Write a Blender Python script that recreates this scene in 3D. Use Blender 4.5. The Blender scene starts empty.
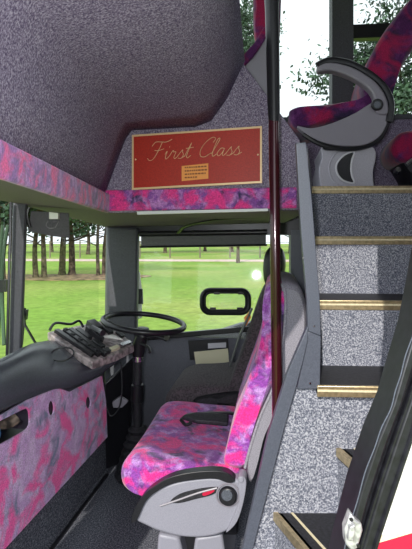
import bpy, bmesh, math, random
from mathutils import Vector, Matrix
C = bpy.context.scene.collection
F = 480.0; EYE = 1.2
def P(px, py, Y):                      # measured direction + distance -> world point (metres, cab floor z = 0)
    return Vector(((px-206)/F*Y, Y, EYE+(240-py)/F*Y))
def W(x, y, z): return Vector((x, y, EYE+z))
rnd = random.Random(4)

# ------------------------------------------------------------ materials
def nodes(name):
    m = bpy.data.materials.new(name); m.use_nodes = True
    nt = m.node_tree; b = nt.nodes['Principled BSDF']
    return m, nt, b
def plain(name, col, rough=.6, metal=0, spec=.5, noise=0, nscale=200, bump=0, coat=0):
    m, nt, b = nodes(name)
    b.inputs['Roughness'].default_value = rough; b.inputs['Metallic'].default_value = metal
    b.inputs['Specular IOR Level'].default_value = spec; b.inputs['Coat Weight'].default_value = coat
    b.inputs['Base Color'].default_value = (*col, 1)
    tc = nt.nodes.new('ShaderNodeTexCoord'); n = nt.nodes.new('ShaderNodeTexNoise')
    n.inputs['Scale'].default_value = nscale; n.inputs['Detail'].default_value = 2
    nt.links.new(tc.outputs['Object'], n.inputs['Vector'])
    if noise:
        r = nt.nodes.new('ShaderNodeValToRGB')
        r.color_ramp.elements[0].position = .38; r.color_ramp.elements[1].position = .62
        r.color_ramp.elements[0].color = (*[c*(1-noise) for c in col], 1)
        r.color_ramp.elements[1].color = (*[min(1, c*(1+noise)) for c in col], 1)
        nt.links.new(n.outputs['Fac'], r.inputs['Fac']); nt.links.new(r.outputs['Color'], b.inputs['Base Color'])
    if bump:
        bp = nt.nodes.new('ShaderNodeBump'); bp.inputs['Strength'].default_value = bump; bp.inputs['Distance'].default_value = .002
        nt.links.new(n.outputs['Fac'], bp.inputs['Height']); nt.links.new(bp.outputs['Normal'], b.inputs['Normal'])
    return m
def ramp(nt, els):
    r = nt.nodes.new('ShaderNodeValToRGB'); cr = r.color_ramp
    while len(cr.elements) < len(els): cr.elements.new(.5)
    for e, (p, c) in zip(cr.elements, els): e.position = p; e.color = (*c, 1)
    return r
def speckle(name, a, b_, c, scale=260, rough=.9):
    m, nt, b = nodes(name); b.inputs['Roughness'].default_value = rough; b.inputs['Specular IOR Level'].default_value = .15
    tc = nt.nodes.new('ShaderNodeTexCoord'); n = nt.nodes.new('ShaderNodeTexNoise')
    n.inputs['Scale'].default_value = scale; n.inputs['Detail'].default_value = 3; n.inputs['Roughness'].default_value = .7
    nt.links.new(tc.outputs['Object'], n.inputs['Vector'])
    r = ramp(nt, [(.36, a), (.5, b_), (.62, c)])
    nt.links.new(n.outputs['Fac'], r.inputs['Fac']); nt.links.new(r.outputs['Color'], b.inputs['Base Color'])
    bp = nt.nodes.new('ShaderNodeBump'); bp.inputs['Strength'].default_value = .4; bp.inputs['Distance'].default_value = .003
    nt.links.new(n.outputs['Fac'], bp.inputs['Height']); nt.links.new(bp.outputs['Normal'], b.inputs['Normal'])
    return m
def moquette(name, base, pink, dark, light, sc=9):
    m, nt, b = nodes(name); b.inputs['Roughness'].default_value = .85; b.inputs['Specular IOR Level'].default_value = .2
    b.inputs['Sheen Weight'].default_value = .25
    tc = nt.nodes.new('ShaderNodeTexCoord')
    def nz(scale, off, dist=.6, det=3):
        mp = nt.nodes.new('ShaderNodeMapping'); mp.inputs['Location'].default_value = off
        nt.links.new(tc.outputs['Object'], mp.inputs['Vector'])
        n = nt.nodes.new('ShaderNodeTexNoise'); n.inputs['Scale'].default_value = scale
        n.inputs['Detail'].default_value = det; n.inputs['Distortion'].default_value = dist; n.inputs['Roughness'].default_value = .6
        nt.links.new(mp.outputs['Vector'], n.inputs['Vector']); return n
    prev = None
    cur = None
    def mix(fac, a, c2):
        x = nt.nodes.new('ShaderNodeMix'); x.data_type = 'RGBA'
        nt.links.new(fac, x.inputs['Factor'])
        if hasattr(a, 'node'): nt.links.new(a, x.inputs['A'])
        else: x.inputs['A'].default_value = (*a, 1)
        x.inputs['B'].default_value = (*c2, 1); return x.outputs['Result']
    def mask(n, lo, hi):
        r = ramp(nt, [(lo, (0, 0, 0)), (hi, (1, 1, 1))]); nt.links.new(n.outputs['Fac'], r.inputs['Fac']); return r.outputs['Color']
    c = mix(mask(nz(sc*2.2, (3, 1, 7), .3, 5), .45, .62), base, light)
    c = mix(mask(nz(sc, (11, 5, 2)), .52, .66), c, dark)
    c = mix(mask(nz(sc*.95, (-4, 8, 1)), .47, .61), c, pink)
    # worn, brushed pile
    g = nz(230, (0, 0, 0), 0, 2); h = nt.nodes.new('ShaderNodeHueSaturation')
    r = ramp(nt, [(.35, (.72,)*3), (.65, (1.25,)*3)]); nt.links.new(g.outputs['Fac'], r.inputs['Fac'])
    nt.links.new(r.outputs['Color'], h.inputs['Value']); nt.links.new(c, h.inputs['Color'])
    nt.links.new(h.outputs['Color'], b.inputs['Base Color'])
    return m
M = {}
M['wall'] = speckle('purple grey wall fabric', (.085, .065, .12), (.20, .165, .24), (.40, .36, .45), 230)
M['wall_plain'] = plain('grey moulded panel', (.12, .125, .15), .55, noise=.25, nscale=400)
M['carpet'] = speckle('speckled grey stair carpet', (.07, .08, .11), (.19, .2, .25), (.50, .51, .56), 230)
M['floor'] = speckle('dark speckled floor vinyl', (.04, .045, .06), (.10, .105, .13), (.30, .31, .34), 170, .7)
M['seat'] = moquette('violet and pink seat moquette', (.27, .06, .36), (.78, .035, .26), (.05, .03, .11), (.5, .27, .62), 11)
M['panel'] = moquette('faded pink and lilac moquette', (.60, .36, .66), (.98, .11, .42), (.20, .22, .36), (.72, .52, .78), 9)
M['band'] = moquette('pink and purple trim moquette', (.24, .08, .34), (.72, .05, .26), (.05, .035, .11), (.5, .22, .55), 16)
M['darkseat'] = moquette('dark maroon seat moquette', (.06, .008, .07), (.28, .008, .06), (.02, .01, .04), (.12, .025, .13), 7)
M['driver'] = plain('charcoal driver seat cloth', (.07, .06, .065), .9, noise=.4, nscale=150, bump=.3)
M['plastic'] = plain('light grey seat plastic', (.27, .27, .32), .42, noise=.08, nscale=500)
M['greyplastic'] = plain('mid grey seat plastic', (.23, .215, .25), .4, noise=.1, nscale=500)
M['shellgrey'] = plain('grey seat back cloth', (.26, .25, .29), .85, noise=.3, nscale=350)
M['black'] = plain('black plastic', (.012, .012, .015), .35, noise=.2)
M['rubber'] = plain('black ribbed rubber', (.018, .018, .022), .55, noise=.4, nscale=120, bump=.3)
M['frame'] = plain('blue black door rubber', (.011, .011, .015), .42, noise=.3, nscale=60)
M['post'] = plain('slate grey painted post', (.085, .095, .125), .4, noise=.12, nscale=300)
M['pillar'] = plain('dark grey window pillar', (.06, .062, .075), .6, noise=.3, nscale=300)
M['dash'] = plain('dark blue grey dash moulding', (.085, .095, .115), .27, noise=.25, nscale=450, bump=.2)
M['dial'] = plain('worn grey instrument facia', (.34, .29, .29), .4, noise=.5, nscale=40)
M['gold'] = plain('gold anodised nosing', (.55, .44, .26), .32, .75, noise=.15, nscale=80)
M['cream'] = plain('cream nosing insert', (.75, .66, .44), .4, noise=.1)
M['red'] = plain('deep red sign board', (.40, .02, .008), .5, noise=.15, nscale=250)
M['goldline'] = plain('pale gold lettering', (.8, .56, .32), .4, .2)
M['orange'] = plain('orange sticker', (.85, .33, .08), .6)
M['brown'] = plain('brown print', (.25, .08, .02), .6)
M['maroon'] = plain('dark maroon grab pole', (.045, .006, .01), .15, .2, coat=.6)
M['latch'] = plain('scratched zinc latch', (.5, .5, .5), .45, .5, noise=.3, nscale=90)
M['chrome'] = plain('dull chrome', (.6, .6, .62), .22, 1, noise=.15, nscale=60)
M['white'] = plain('white body paint', (.88, .87, .82), .35, noise=.03)
M['redpaint'] = plain('crimson body paint', (.5, .012, .05), .35)
M['paper'] = plain('cream paper label', (.75, .72, .5), .7)
M['blind'] = plain('grey roller blind', (.13, .13, .14), .8, noise=.2, nscale=300)
M['header'] = plain('dark cab ceiling lining', (.20, .155, .21), .7, noise=.2, nscale=300)
M['batten'] = plain('pale plastic batten', (.62, .62, .66), .4)
M['bark'] = plain('brown tree bark', (.09, .065, .045), .95, noise=.5, nscale=6, bump=.5)
M['leaf'] = plain('mid green leaves', (.07, .14, .045), .7, noise=.5, nscale=1.5)
M['leafdark'] = plain('blue green leaves', (.045, .09, .05), .7, noise=.5, nscale=1.5)
M['wood'] = plain('grey weathered wood', (.2, .17, .13), .9)
M['blue'] = plain('blue plastic', (.05, .22, .5), .4)
M['shelf'] = plain('brown odds and ends', (.12, .09, .07), .8, noise=.8, nscale=30)

def glass(name, tint=(1, 1, 1), gl=.05):
    m = bpy.data.materials.new(name); m.use_nodes = True; nt = m.node_tree; nt.nodes.clear()
    o = nt.nodes.new('ShaderNodeOutputMaterial'); t = nt.nodes.new('ShaderNodeBsdfTransparent'); t.inputs['Color'].default_value = (*tint, 1)
    g = nt.nodes.new('ShaderNodeBsdfGlossy'); g.inputs['Roughness'].default_value = .04
    x = nt.nodes.new('ShaderNodeMixShader')
    x.inputs[0].default_value = gl; nt.links.new(t.outputs[0], x.inputs[1]); nt.links.new(g.outputs[0], x.inputs[2])
    nt.links.new(x.outputs[0], o.inputs[0]); return m
M['glass'] = glass('clear window glass', (.95, .97, .95), .035)
def lawn_mat():
    m, nt, b = nodes('mown lawn'); b.inputs['Roughness'].default_value = 1; b.inputs['Specular IOR Level'].default_value = .1
    tc = nt.nodes.new('ShaderNodeTexCoord')
    n1 = nt.nodes.new('ShaderNodeTexNoise'); n1.inputs['Scale'].default_value = .12; n1.inputs['Detail'].default_value = 4
    n2 = nt.nodes.new('ShaderNodeTexNoise'); n2.inputs['Scale'].default_value = 5; n2.inputs['Detail'].default_value = 5
    for n in (n1, n2): nt.links.new(tc.outputs['Object'], n.inputs['Vector'])
    r1 = ramp(nt, [(.42, (.19, .32, .055)), (.62, (.30, .36, .10)), (.75, (.36, .30, .15))])
    r2 = ramp(nt, [(.3, (.75,)*3), (.7, (1.2,)*3)])
    nt.links.new(n1.outputs['Fac'], r1.inputs['Fac']); nt.links.new(n2.outputs['Fac'], r2.inputs['Fac'])
    x = nt.nodes.new('ShaderNodeMix'); x.data_type = 'RGBA'; x.blend_type = 'MULTIPLY'; x.inputs['Factor'].default_value = 1
    nt.links.new(r1.outputs['Color'], x.inputs['A']); nt.links.new(r2.outputs['Color'], x.inputs['B'])
    nt.links.new(x.outputs['Result'], b.inputs['Base Color']); return m
M['lawn'] = lawn_mat()
M['path'] = plain('pale gravel path', (.55, .42, .38), .95, noise=.2, nscale=3)
M['litter'] = plain('brown leaf litter', (.24, .17, .09), 1, noise=.5, nscale=3)

# ------------------------------------------------------------ helpers
ORG = {}
def build(name, bm, mat, parent=None, bevel=0, seg=2, smooth=True, sub=0, angle=.6):
    root = parent
    while root is not None and root.parent is not None: root = root.parent
    off = ORG.get(root.name, Vector()) if root is not None else Vector()
    bmesh.ops.recalc_face_normals(bm, faces=bm.faces)
    if off.length: bmesh.ops.translate(bm, verts=bm.verts, vec=-off)
    me = bpy.data.meshes.new(name); bm.to_mesh(me); bm.free()
    o = bpy.data.objects.new(name, me); C.objects.link(o)
    me.materials.append(M[mat] if isinstance(mat, str) else mat)
    if parent is not None: o.parent = parent
    if smooth:
        for p in me.polygons: p.use_smooth = True
        try: me.set_sharp_from_angle(angle=angle)
        except Exception: pass
    if bevel:
        b = o.modifiers.new('bevel', 'BEVEL'); b.width = bevel; b.segments = seg; b.limit_method = 'ANGLE'; b.angle_limit = .6
    if sub:
        s = o.modifiers.new('sub', 'SUBSURF'); s.levels = sub; s.render_levels = sub
    return o
def thing(name, loc, label, cat, group=None):
    o = bpy.data.objects.new(name, None); C.objects.link(o); o.location = loc; o.empty_display_size = .1
    o['label'] = label; o['category'] = cat
    if group: o['group'] = group
    ORG[o.name] = Vector(loc); return o
def tag(o, label, cat, group=None):
    o['label'] = label; o['category'] = cat
    if group: o['group'] = group
    return o
def struct(name, bm, mat, **k):
    o = build(name, bm, mat, **k); o['kind'] = 'structure'; o['label'] = k.get('label', name.replace('_', ' ')) ; return o
def st(name, bm, mat, label, **k):
    o = build(name, bm, mat, **k); o['kind'] = 'structure'; o['label'] = label; return o
def B(): return bmesh.new()
def prism(bm, pts, vec):
    pts = [Vector(p) for p in pts]; vec = Vector(vec)
    a = [bm.verts.new(p) for p in pts]; b = [bm.verts.new(p+vec) for p in pts]
    bm.faces.new(a); bm.faces.new(b[::-1])
    n = len(pts)
    for i in range(n): bm.faces.new((a[i], b[i], b[(i+1) % n], a[(i+1) % n]))
    return bm
def two(bm, A, Bp):            # solid between two matching loops
    a = [bm.verts.new(p) for p in A]; b = [bm.verts.new(p) for p in Bp]
    bm.faces.new(a); bm.faces.new(b[::-1]); n = len(A)
    for i in range(n): bm.faces.new((a[i], b[i], b[(i+1) % n], a[(i+1) % n]))
    return bm
def box(bm, lo, hi):
    x0, y0, z0 = lo; x1, y1, z1 = hi
    return prism(bm, [(x0, y0, z0), (x1, y0, z0), (x1, y0, z1), (x0, y0, z1)], (0, y1-y0, 0))
def smoothpath(pts, n=6, closed=False):
    pts = [Vector(p) for p in pts]; out = []; L = len(pts)
    rng = L if closed else L-1
    for i in range(rng):
        g = (lambda k: pts[k % L]) if closed else (lambda k: pts[max(0, min(L-1, k))])
        p0, p1, p2, p3 = g(i-1), g(i), g(i+1), g(i+2)
        for j in range(n):
            t = j/n
            out.append(.5*((2*p1)+(-p0+p2)*t+(2*p0-5*p1+4*p2-p3)*t*t+(-p0+3*p1-3*p2+p3)*t**3))
    if not closed: out.append(pts[-1])
    return out
def tube(bm, pts, r, seg=10, closed=False, flat=1.0, radii=None):
    pts = [Vector(p) for p in pts]; n = len(pts); rings = []
    up = Vector((0, 0, 1))
    prevx = None
    for i, p in enumerate(pts):
        a = pts[i-1] if (i > 0 or closed) else p; b = pts[(i+1) % n] if (i < n-1 or closed) else p
        t = (b-a).normalized()
        if prevx is None:
            x = t.cross(up)
            if x.length < .1: x = t.cross(Vector((0, 1, 0)))
        else: x = prevx-t*prevx.dot(t)
        x.normalize(); y = t.cross(x); prevx = x
        rr = radii[i] if radii else r
        rings.append([bm.verts.new(p+x*math.cos(q)*rr+y*math.sin(q)*rr*flat) for q in [2*math.pi*k/seg for k in range(seg)]])
    m = n if closed else n-1
    for i in range(m):
        A = rings[i]; Bq = rings[(i+1) % n]
        for k in range(seg): bm.faces.new((A[k], A[(k+1) % seg], Bq[(k+1) % seg], Bq[k]))
    if not closed: bm.faces.new(rings[0][::-1]); bm.faces.new(rings[-1])
    return bm
def disc(bm, c, axis, r, h, seg=24, r2=None):
    c = Vector(c); axis = Vector(axis).normalized(); tube(bm, [c, c+axis*h], r, seg, radii=[r, r if r2 is None else r2]); return bm
def pxpoly(pts, Y): return [P(x, y, Y) for x, y in pts]
def loftgrid(bm, rows, close=True):      # rows of points -> surface
    vs = [[bm.verts.new(p) for p in r] for r in rows]
    for i in range(len(vs)-1):
        for j in range(len(vs[0])-1): bm.faces.new((vs[i][j], vs[i][j+1], vs[i+1][j+1], vs[i+1][j]))
    return vs
DV = Vector((.14, .99, 0)).normalized()      # across-the-bus direction (the bus stands slightly turned to the camera)

# ============================================================ SETTING
# cab floor
bm = B(); box(bm, (-1.3, .25, -.06), (1.15, 3.0, 0)); st('floor', bm, 'floor', 'dark speckled vinyl cab floor')
bm = B(); p0 = P(107, 475, 2.45); p1 = P(52, 549, 1.864); p0.z = p1.z = 0; d = (p1-p0).normalized()*.8; s = Vector((.008, -.001, 0))
prism(bm, [p0-s, p0+s, p1+d+s, p1+d-s], (0, 0, .006)); st('trim_1', bm, 'black', 'black joint strip on the cab floor')
def yf(x): return 2.88-.10*x
def fw(x, z, dy=0): return W(x, yf(x)+dy, z)
def farquad(bm, x0, x1, z0, z1, th=.06, dy=0): return prism(bm, [fw(x0, z0, dy), fw(x1, z0, dy), fw(x1, z1, dy), fw(x0, z1, dy)], (0, th, 0))
# offside cab wall with a curved sill
bm = B()
prism(bm, [fw(-.62, -1.2), fw(.62, -1.2), fw(.62, .08-.56), fw(.35, -.48), fw(.21, -.50), fw(.08, -.545), fw(-.13, -.57), fw(-.43, -.575), fw(-.62, -.575)], (0, .06, 0))
st('wall_offside', bm, 'wall_plain', 'dark grey cab side wall under the driver window')
bm = B(); farquad(bm, -.62, .62, .03, .12, .06); st('trim_2', bm, 'black', 'black header over the driver window')
bm = B(); farquad(bm, .50, .62, -.6, .06, .06); st('trim_3', bm, 'post', 'grey post behind the driver window')
bm = B(); farquad(bm, -.05, 3.2, .12, .70, .05); st('wall_upper', bm, 'wall', 'purple grey lower wall of the raised deck')
bm = B(); farquad(bm, -.05, 3.2, .695, .72, .05, -.02); st('trim_4', bm, 'pillar', 'dark window ledge of the raised deck')
# upper windows: pillars and rail
bm = B(); farquad(bm, .73, .85, .7, 2.0, .07, -.03); st('trim_5', bm, 'pillar', 'dark pillar between the raised deck windows')
bm = B(); farquad(bm, .85, 1.75, 1.17, 1.25, .05, -.01); st('trim_6', bm, 'black', 'black rail across the rear raised window')
bm = B(); farquad(bm, 1.75, 1.87, .7, 2.0, .07, -.03); st('trim_7', bm, 'pillar', 'rear pillar of the raised deck windows')
bm = B(); farquad(bm, -.05, .73, .72, 2.0, .006, .03); st('window_1', bm, 'glass', 'raised deck window pane')
bm = B(); farquad(bm, .85, 1.75, .72, 2.0, .006, .03); st('window_2', bm, 'glass', 'rear raised deck window pane')
# driver window, glass tilted a touch
bm = B(); prism(bm, [W(-.44, 2.905, -.58), W(.52, 2.796, -.58), W(.52, 2.845, .05), W(-.44, 2.954, .05)], (0, .006, 0)); st('window_3', bm, 'glass', 'driver side window pane')
# windscreen side
wdir = Vector((-.176, -.985, 0)); wc = Vector((-.60, 2.9, 0))
def ws(t, z, off=0): p = wc+wdir*t+Vector((-.985, .176, 0))*off; return Vector((p.x, p.y, EYE+z))
bm = B(); two(bm, [P(107, 226, 2.88), P(138, 228, 2.86), P(140, 228, 2.95), P(106, 226, 2.98)], [P(107, 350, 2.86), P(136, 350, 2.84), P(138, 350, 2.93), P(104, 350, 2.96)])
st('trim_8', bm, 'pillar', 'dark front corner pillar of the cab', bevel=.015)
bm = B(); two(bm, [P(13, 200, 1.95), P(27, 203, 1.97), P(28, 203, 2.03), P(13, 200, 2.02)], [P(8, 372, 1.93), P(20, 372, 1.95), P(22, 372, 2.01), P(8, 372, 2.0)])
st('trim_9', bm, 'pillar', 'slanting grey windscreen centre pillar', bevel=.008)
bm = B(); tube(bm, [P(11, 202, 1.93), P(6.5, 372, 1.91)], .006, 8); st('trim_10', bm, 'black', 'black rubber seal beside the windscreen pillar')
bm = B(); prism(bm, [ws(.05, -.62, .03), ws(.93, -.62, .03), ws(.93, .14, .03), ws(.05, .08, .03)], Vector((-.985, .176, 0))*.006); st('window_4', bm, 'glass', 'windscreen pane beside the driver')
bm = B(); prism(bm, [ws(1.0, -.62, .03), ws(2.3, -.62, .03), ws(2.3, .16, .03), ws(1.0, .14, .03)], Vector((-.985, .176, 0))*.006); st('window_5', bm, 'glass', 'nearside windscreen pane')
# cab ceiling (soffit) lining
bm = B()
low = [W(-.37, .3, .11), W(-.37, 1.0, .11), W(-.385, 1.87, .11), W(.38, 1.75, .11), W(.46, 2.84, .10), W(-.60, 2.93, .078), ws(1.0, .15), ws(1.55, .17), ws(2.3, .18)]
two(bm, low, [p+Vector((0, 0, .05)) for p in low]); st('ceiling', bm, 'header', 'dark grey lining of the cab ceiling', smooth=False)
# bulkhead facing the camera
def bh(px, py, off=0):
    k = (px-206)/F; Y = 1.80/(1+.18*k)-off; return P(px, py, Y)
bm = B()
A = [bh(*q) for q in [(105, 213), (298, 210), (300, 140), (241, 60), (224, 96), (206, 122), (128, 126), (114, 160), (104, 190)]]
two(bm, A, [p+Vector((.004, .03, 0)) for p in A]); st('wall_bulkhead', bm, 'wall', 'purple grey bulkhead over the cab', bevel=.004)
# sloped lining above the windscreen
prof_far = [bh(*q) for q in [(102, 192), (113, 162), (122, 138), (130, 127), (160, 125), (195, 123), (209, 118), (224, 96), (241, 60)]]
prof_near = [W(*q) for q in [(-.345, .28, .165), (-.345, .28, .26), (-.34, .28, .34), (-.31, .28, .41), (-.2, .28, .47), (-.1, .28, .55), (-.05, .28, .62), (-.04, .28, .66), (-.04, .28, .70)]]
bm = B(); rows = []
for i in range(11):
    rows.append([a_.lerp(b_, i/10) for a_, b_ in zip(prof_far, prof_near)])
loftgrid(bm, rows)
o = st('ceiling_slope', bm, 'wall', 'purple grey sloping lining over the windscreen', angle=1.2)
md = o.modifiers.new('solid', 'SOLIDIFY'); md.thickness = .03; md.offset = 0
# pink moquette band
bm = B()
prism(bm, [W(-.375, 1.86, .105), W(-.33, .28, .105), W(-.325, .28, .165), W(-.37, 1.86, .178)], (-.018, 0, 0))
o = st('trim_11', bm, 'band', 'pink moquette band along the windscreen side', bevel=.006)
bm = B(); Aq = [bh(104, 211, .015), bh(297, 208, .015), bh(297, 187, .015), bh(104, 190, .015)]
two(bm, Aq, [p+Vector((0, .02, 0)) for p in Aq]); st('trim_12', bm, 'band', 'purple and pink moquette band under the bulkhead', bevel=.005)
bm = B(); Aq = [bh(137, 214.5, .02), bh(268, 211, .02), bh(268, 208.5, .02), bh(137, 211.5, .02)]
two(bm, Aq, [p+Vector((0, .03, 0)) for p in Aq]); st('trim_13', bm, 'batten', 'pale batten under the moquette band')
# raised deck floor, end walls, roof
bm = B(); two(bm, [W(.30, 2.118, .225), W(1.4, 2.063, .225), W(3.2, 1.9, .225), W(3.2, 2.56, .225), W(-.4, 2.9, .225), W(-.4, 1.98, .225)][::1], [W(.30, 2.118, .17), W(1.4, 2.063, .17), W(3.2, 1.9, .17), W(3.2, 2.56, .17), W(-.4, 2.9, .17), W(-.4, 1.98, .17)])
st('floor_raised', bm, 'floor', 'dark floor of the raised deck', smooth=False)
bm = B(); box(bm, (-1.3, .1, EYE+2.0), (3.2, 3.0, EYE+2.05)); st('ceiling_raised', bm, 'wall', 'raised deck ceiling')  # unseen roof, carried forward to stop sun reaching the raised deck
bm = B(); box(bm, (3.2, .2, -.9), (3.26, 3.0, EYE+2.05)); st('wall_rear', bm, 'wall', 'rear partition')
bm = B(); box(bm, (1.1, .2, -.9), (3.2, .26, EYE+.72)); st('wall_nearside', bm, 'wall', 'nearside wall behind the door')
bm = B(); box(bm, (1.02, .26, -.06), (1.07, 2.0, EYE+.5)); st('wall_stair', bm, 'wall', 'far side wall of the stair well')
bm = B(); box(bm, (-1.05, .10, EYE+1.14), (3.2, .16, EYE+2.0)); st('wall_header', bm, 'wall', 'body side over the entrance door')

bm = B(); box(bm, (-1.05, .10, -.9), (-.74, .16, EYE+1.14)); st('wall_sun_block', bm, 'wall', 'unseen body side in front of the entrance door, added to block sun')  # out-of-view body piece, added to keep sun streaks off the cab floor
# partition between cab and stairs, with its painted end post
bm = B(); Aq = [W(.34, 1.44, -1.2), W(.45, 2.09, -1.2), W(.44, 2.09, .28), W(.285, 1.44, .28)]
two(bm, Aq, [p+Vector((.02, 0, 0)) for p in Aq]); st('wall_partition', bm, 'wall_plain', 'grey partition between cab and stairs')
t = thing('partition_post', P(310, 388, 1.40), 'slate grey flat metal post with a kink, edging the stairs', 'post')
bm = B(); prism(bm, pxpoly([(296, 143), (306, 142), (312, 200), (320, 300), (321, 336), (308, 331), (307, 300), (301, 230)], 1.40), (0, .02, 0)); build('upright', bm, 'post', t, bevel=.002)
bm = B(); prism(bm, pxpoly([(308, 331), (321, 336), (320, 389), (297, 389), (303, 360)], 1.405), (0, .02, 0)); build('foot_plate', bm, 'post', t, bevel=.002)
for q in [(314, 326), (310, 383), (303, 258)]:
    bm = B(); disc(bm, P(*q, 1.40), (0, -1, 0), .003, .002, 10); build('screw', bm, 'chrome', t)
bm = B(); prism(bm, pxpoly([(308, 326), (308, 340), (303, 362), (296, 388), (284, 430), (253, 549), (225, 650), (215, 650), (243, 549), (268, 436), (288, 372)], 1.395), (0, .025, 0))
tag(build('stringer_trim', bm, 'post', bevel=.002), 'slanting slate grey strip edging the light stair carpet beside the pink seat', 'trim')

# ============================================================ STAIRS
t = thing('staircase', W(.6, 1.5, -1.2), 'grey carpeted stairs with gold nosings climbing to the raised deck', 'stairs')
g_, r_ = .238, .220
ya = 1.40; za = -.428
def sy(y, x): return y-.05*(x-.4)
for k in range(4):
    y0 = ya+g_*k if k < 3 else 2.10; z0 = za+r_*k; x0 = [.325, .385, .425, .46][k]; x1 = 1.01
    yb = (ya+g_*(k+1) if k < 2 else 2.10)
    if k < 3:
        bm = B(); q = [W(x0, sy(y0, x0), z0), W(x1, sy(y0, x1), z0), W(x1, sy(yb, x1)+.02, z0), W(x0, sy(yb, x0)+.02, z0)]
        prism(bm, q, (0, 0, -.02)); build('tread', bm, 'rubber', t)
    bm = B(); zl = z0-r_ if k else z0-.80
    if k:
        q = [W(x0-.012, sy(y0, x0), z0-.005), W(x1, sy(y0, x1), z0-.005), W(x1, sy(y0, x1), zl), W(x0-.012, sy(y0, x0), zl)]
        prism(bm, q, (0, .02, 0)); build('riser', bm, 'carpet', t)
    h = .030
    bm = B(); q = [W(x0, sy(y0, x0)-.004, z0+.003), W(x1, sy(y0, x1)-.004, z0+.003), W(x1, sy(y0, x1)-.004, z0-h), W(x0, sy(y0, x0)-.004, z0-h)]
    prism(bm, q, (0, .012, 0)); n = build('nosing', bm, 'gold', t, bevel=.002)
    bm = B(); q = [W(x0, sy(y0, x0)-.006, z0-.008), W(x1, sy(y0, x1)-.006, z0-.008), W(x1, sy(y0, x1)-.006, z0-.014), W(x0, sy(y0, x0)-.006, z0-.014)]
    prism(bm, q, (0, .004, 0)); build('cream_insert', bm, 'cream', n)
# carpeted front of the landing
bm = B(); prism(bm, [P(297, 386, 1.42), P(330, 388, 1.42), W(1.01, 1.42, -.458), W(1.01, 1.42, -1.2), P(211, 645, 1.42), P(243, 549, 1.42)], (0, .02, 0))
build('landing_front', bm, 'carpet', t)
# two winder steps by the door
for (bk, fr, z, tipY) in [((.204, 1.42), (.259, 1.255), -.808, .85), ((.39, 1.42), (.412, 1.318), -.618, .95)]:
    bx, by = bk; fx, fy = fr; s = (fx-bx)/(fy-by); tx = bx+s*(tipY-by)
    a = W(bx, by, z); b = W(tx, tipY, z); dr = (b-a).normalized()
    bm = B(); prism(bm, [a, b, W(1.01, tipY, z), W(1.01, by, z)], (0, 0, -.03)); build('winder_tread', bm, 'rubber', t)
    bm = B(); q = [a, b, b-Vector((0, 0, .39 if z < -.7 else .19)), a-Vector((0, 0, .39 if z < -.7 else .19))]
    prism(bm, q, (.02, 0, 0)); build('winder_riser', bm, 'carpet', t)
    bm = B(); q = [a+Vector((-.005, 0, .003)), b+Vector((-.005, 0, .003)), b+Vector((.009, 0, .003)), a+Vector((.009, 0, .003))]
    prism(bm, q, (0, 0, -.025)); build('winder_nosing', bm, 'gold', t)
    bm = B(); q = [a+Vector((.047, 0, .002)), b+Vector((.047, 0, .002)), b+Vector((.054, 0, .002)), a+Vector((.054, 0, .002))]
    prism(bm, q, (0, 0, -.006)); build('nosing_insert', bm, 'cream', t)

# ============================================================ ENTRANCE DOOR (near, right)
YD = .80
t = thing('entrance_door', W(.12, YD, -1.2), 'black rubber-edged entrance door leaf with white and red outer panel', 'door')
def dx(px, py, Y=YD): return P(px, py, Y)
# left edge line in picture: (414,225) (404,300) (390,370) (368,440) (341,549)
edge = [(440, -220), (440, 110), (434, 190), (425, 240), (417, 285), (409, 325), (397, 365), (387, 400), (372, 436), (355, 487), (339, 549), (320, 640), (306, 720), (298, 960)]
outer = [(512, -220), (512, 110), (490, 190), (474, 240), (459, 285), (445, 325), (430, 365), (418, 400), (407, 436), (390, 490), (370, 549), (345, 640), (328, 720), (320, 960)]
for nm, a, b, y0, y1, mt in [('edge_profile', 0, .30, .775, .85, 'frame'), ('groove_profile', .30, .62, .80, .85, 'frame'), ('outer_profile', .62, 1.0, .785, .85, 'frame')]:
    bm = B(); L = []
    for e, q in zip(edge, outer):
        x0 = e[0]+(q[0]-e[0])*a; x1 = e[0]+(q[0]-e[0])*b; L.append((x0, e[1], x1, e[1]+(q[1]-e[1])*b))
    rows = []
    for (x0, yy, x1, yy2) in L:
        f0 = P(x0, yy, .8); f1 = P(x1, yy, .8)
        rows.append([Vector((f0.x, y1, f0.z)), Vector((f0.x, y0, f0.z)), Vector((f1.x, y0, f1.z)), Vector((f1.x, y1, f1.z)), Vector((f0.x, y1, f0.z))])
    vs = loftgrid(bm, rows); bmesh.ops.remove_doubles(bm, verts=bm.verts, dist=1e-5)
    build(nm, bm, mt, t, bevel=.004)
# thin front seal, its waves and paler grey imitating reflected light, and raised ribs
for fr_, y_, r__ in [(.0, .775, .001), (.33, .788, .0035), (.58, .788, .003), (.98, .783, .004)]:
    bm = B(); pts = []
    for i, (e, q) in enumerate(zip(edge, outer)):
        p = P(e[0]+(q[0]-e[0])*fr_, e[1], .8); pts.append(Vector((p.x, y_, p.z)))
    pts = smoothpath(pts, 8)
    if fr_ == 0: pts = [p+Vector((-.002+.0009*math.sin(i*.8), 0, 0)) for i, p in enumerate(pts)]
    tube(bm, pts, r__, 6); build('rubber_seal' if fr_ in (0, .98) else 'rib', bm, 'post' if fr_ == 0 else 'frame', t)
bm = B(); L = [(428, 365), (414, 400), (403, 436), (386, 490), (367, 545), (520, 500), (820, 412), (820, -220), (498, -220), (498, 110), (488, 190), (470, 240), (455, 285)]
prism(bm, [Vector((P(x, y, .8).x, .80, P(x, y, .8).z)) for x, y in L], (0, .03, 0)); build('outer_panel', bm, 'white', t)
bm = B(); L = [(367, 545), (341, 640), (324, 720), (318, 958), (820, 958), (820, 412), (520, 500)]
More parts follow.
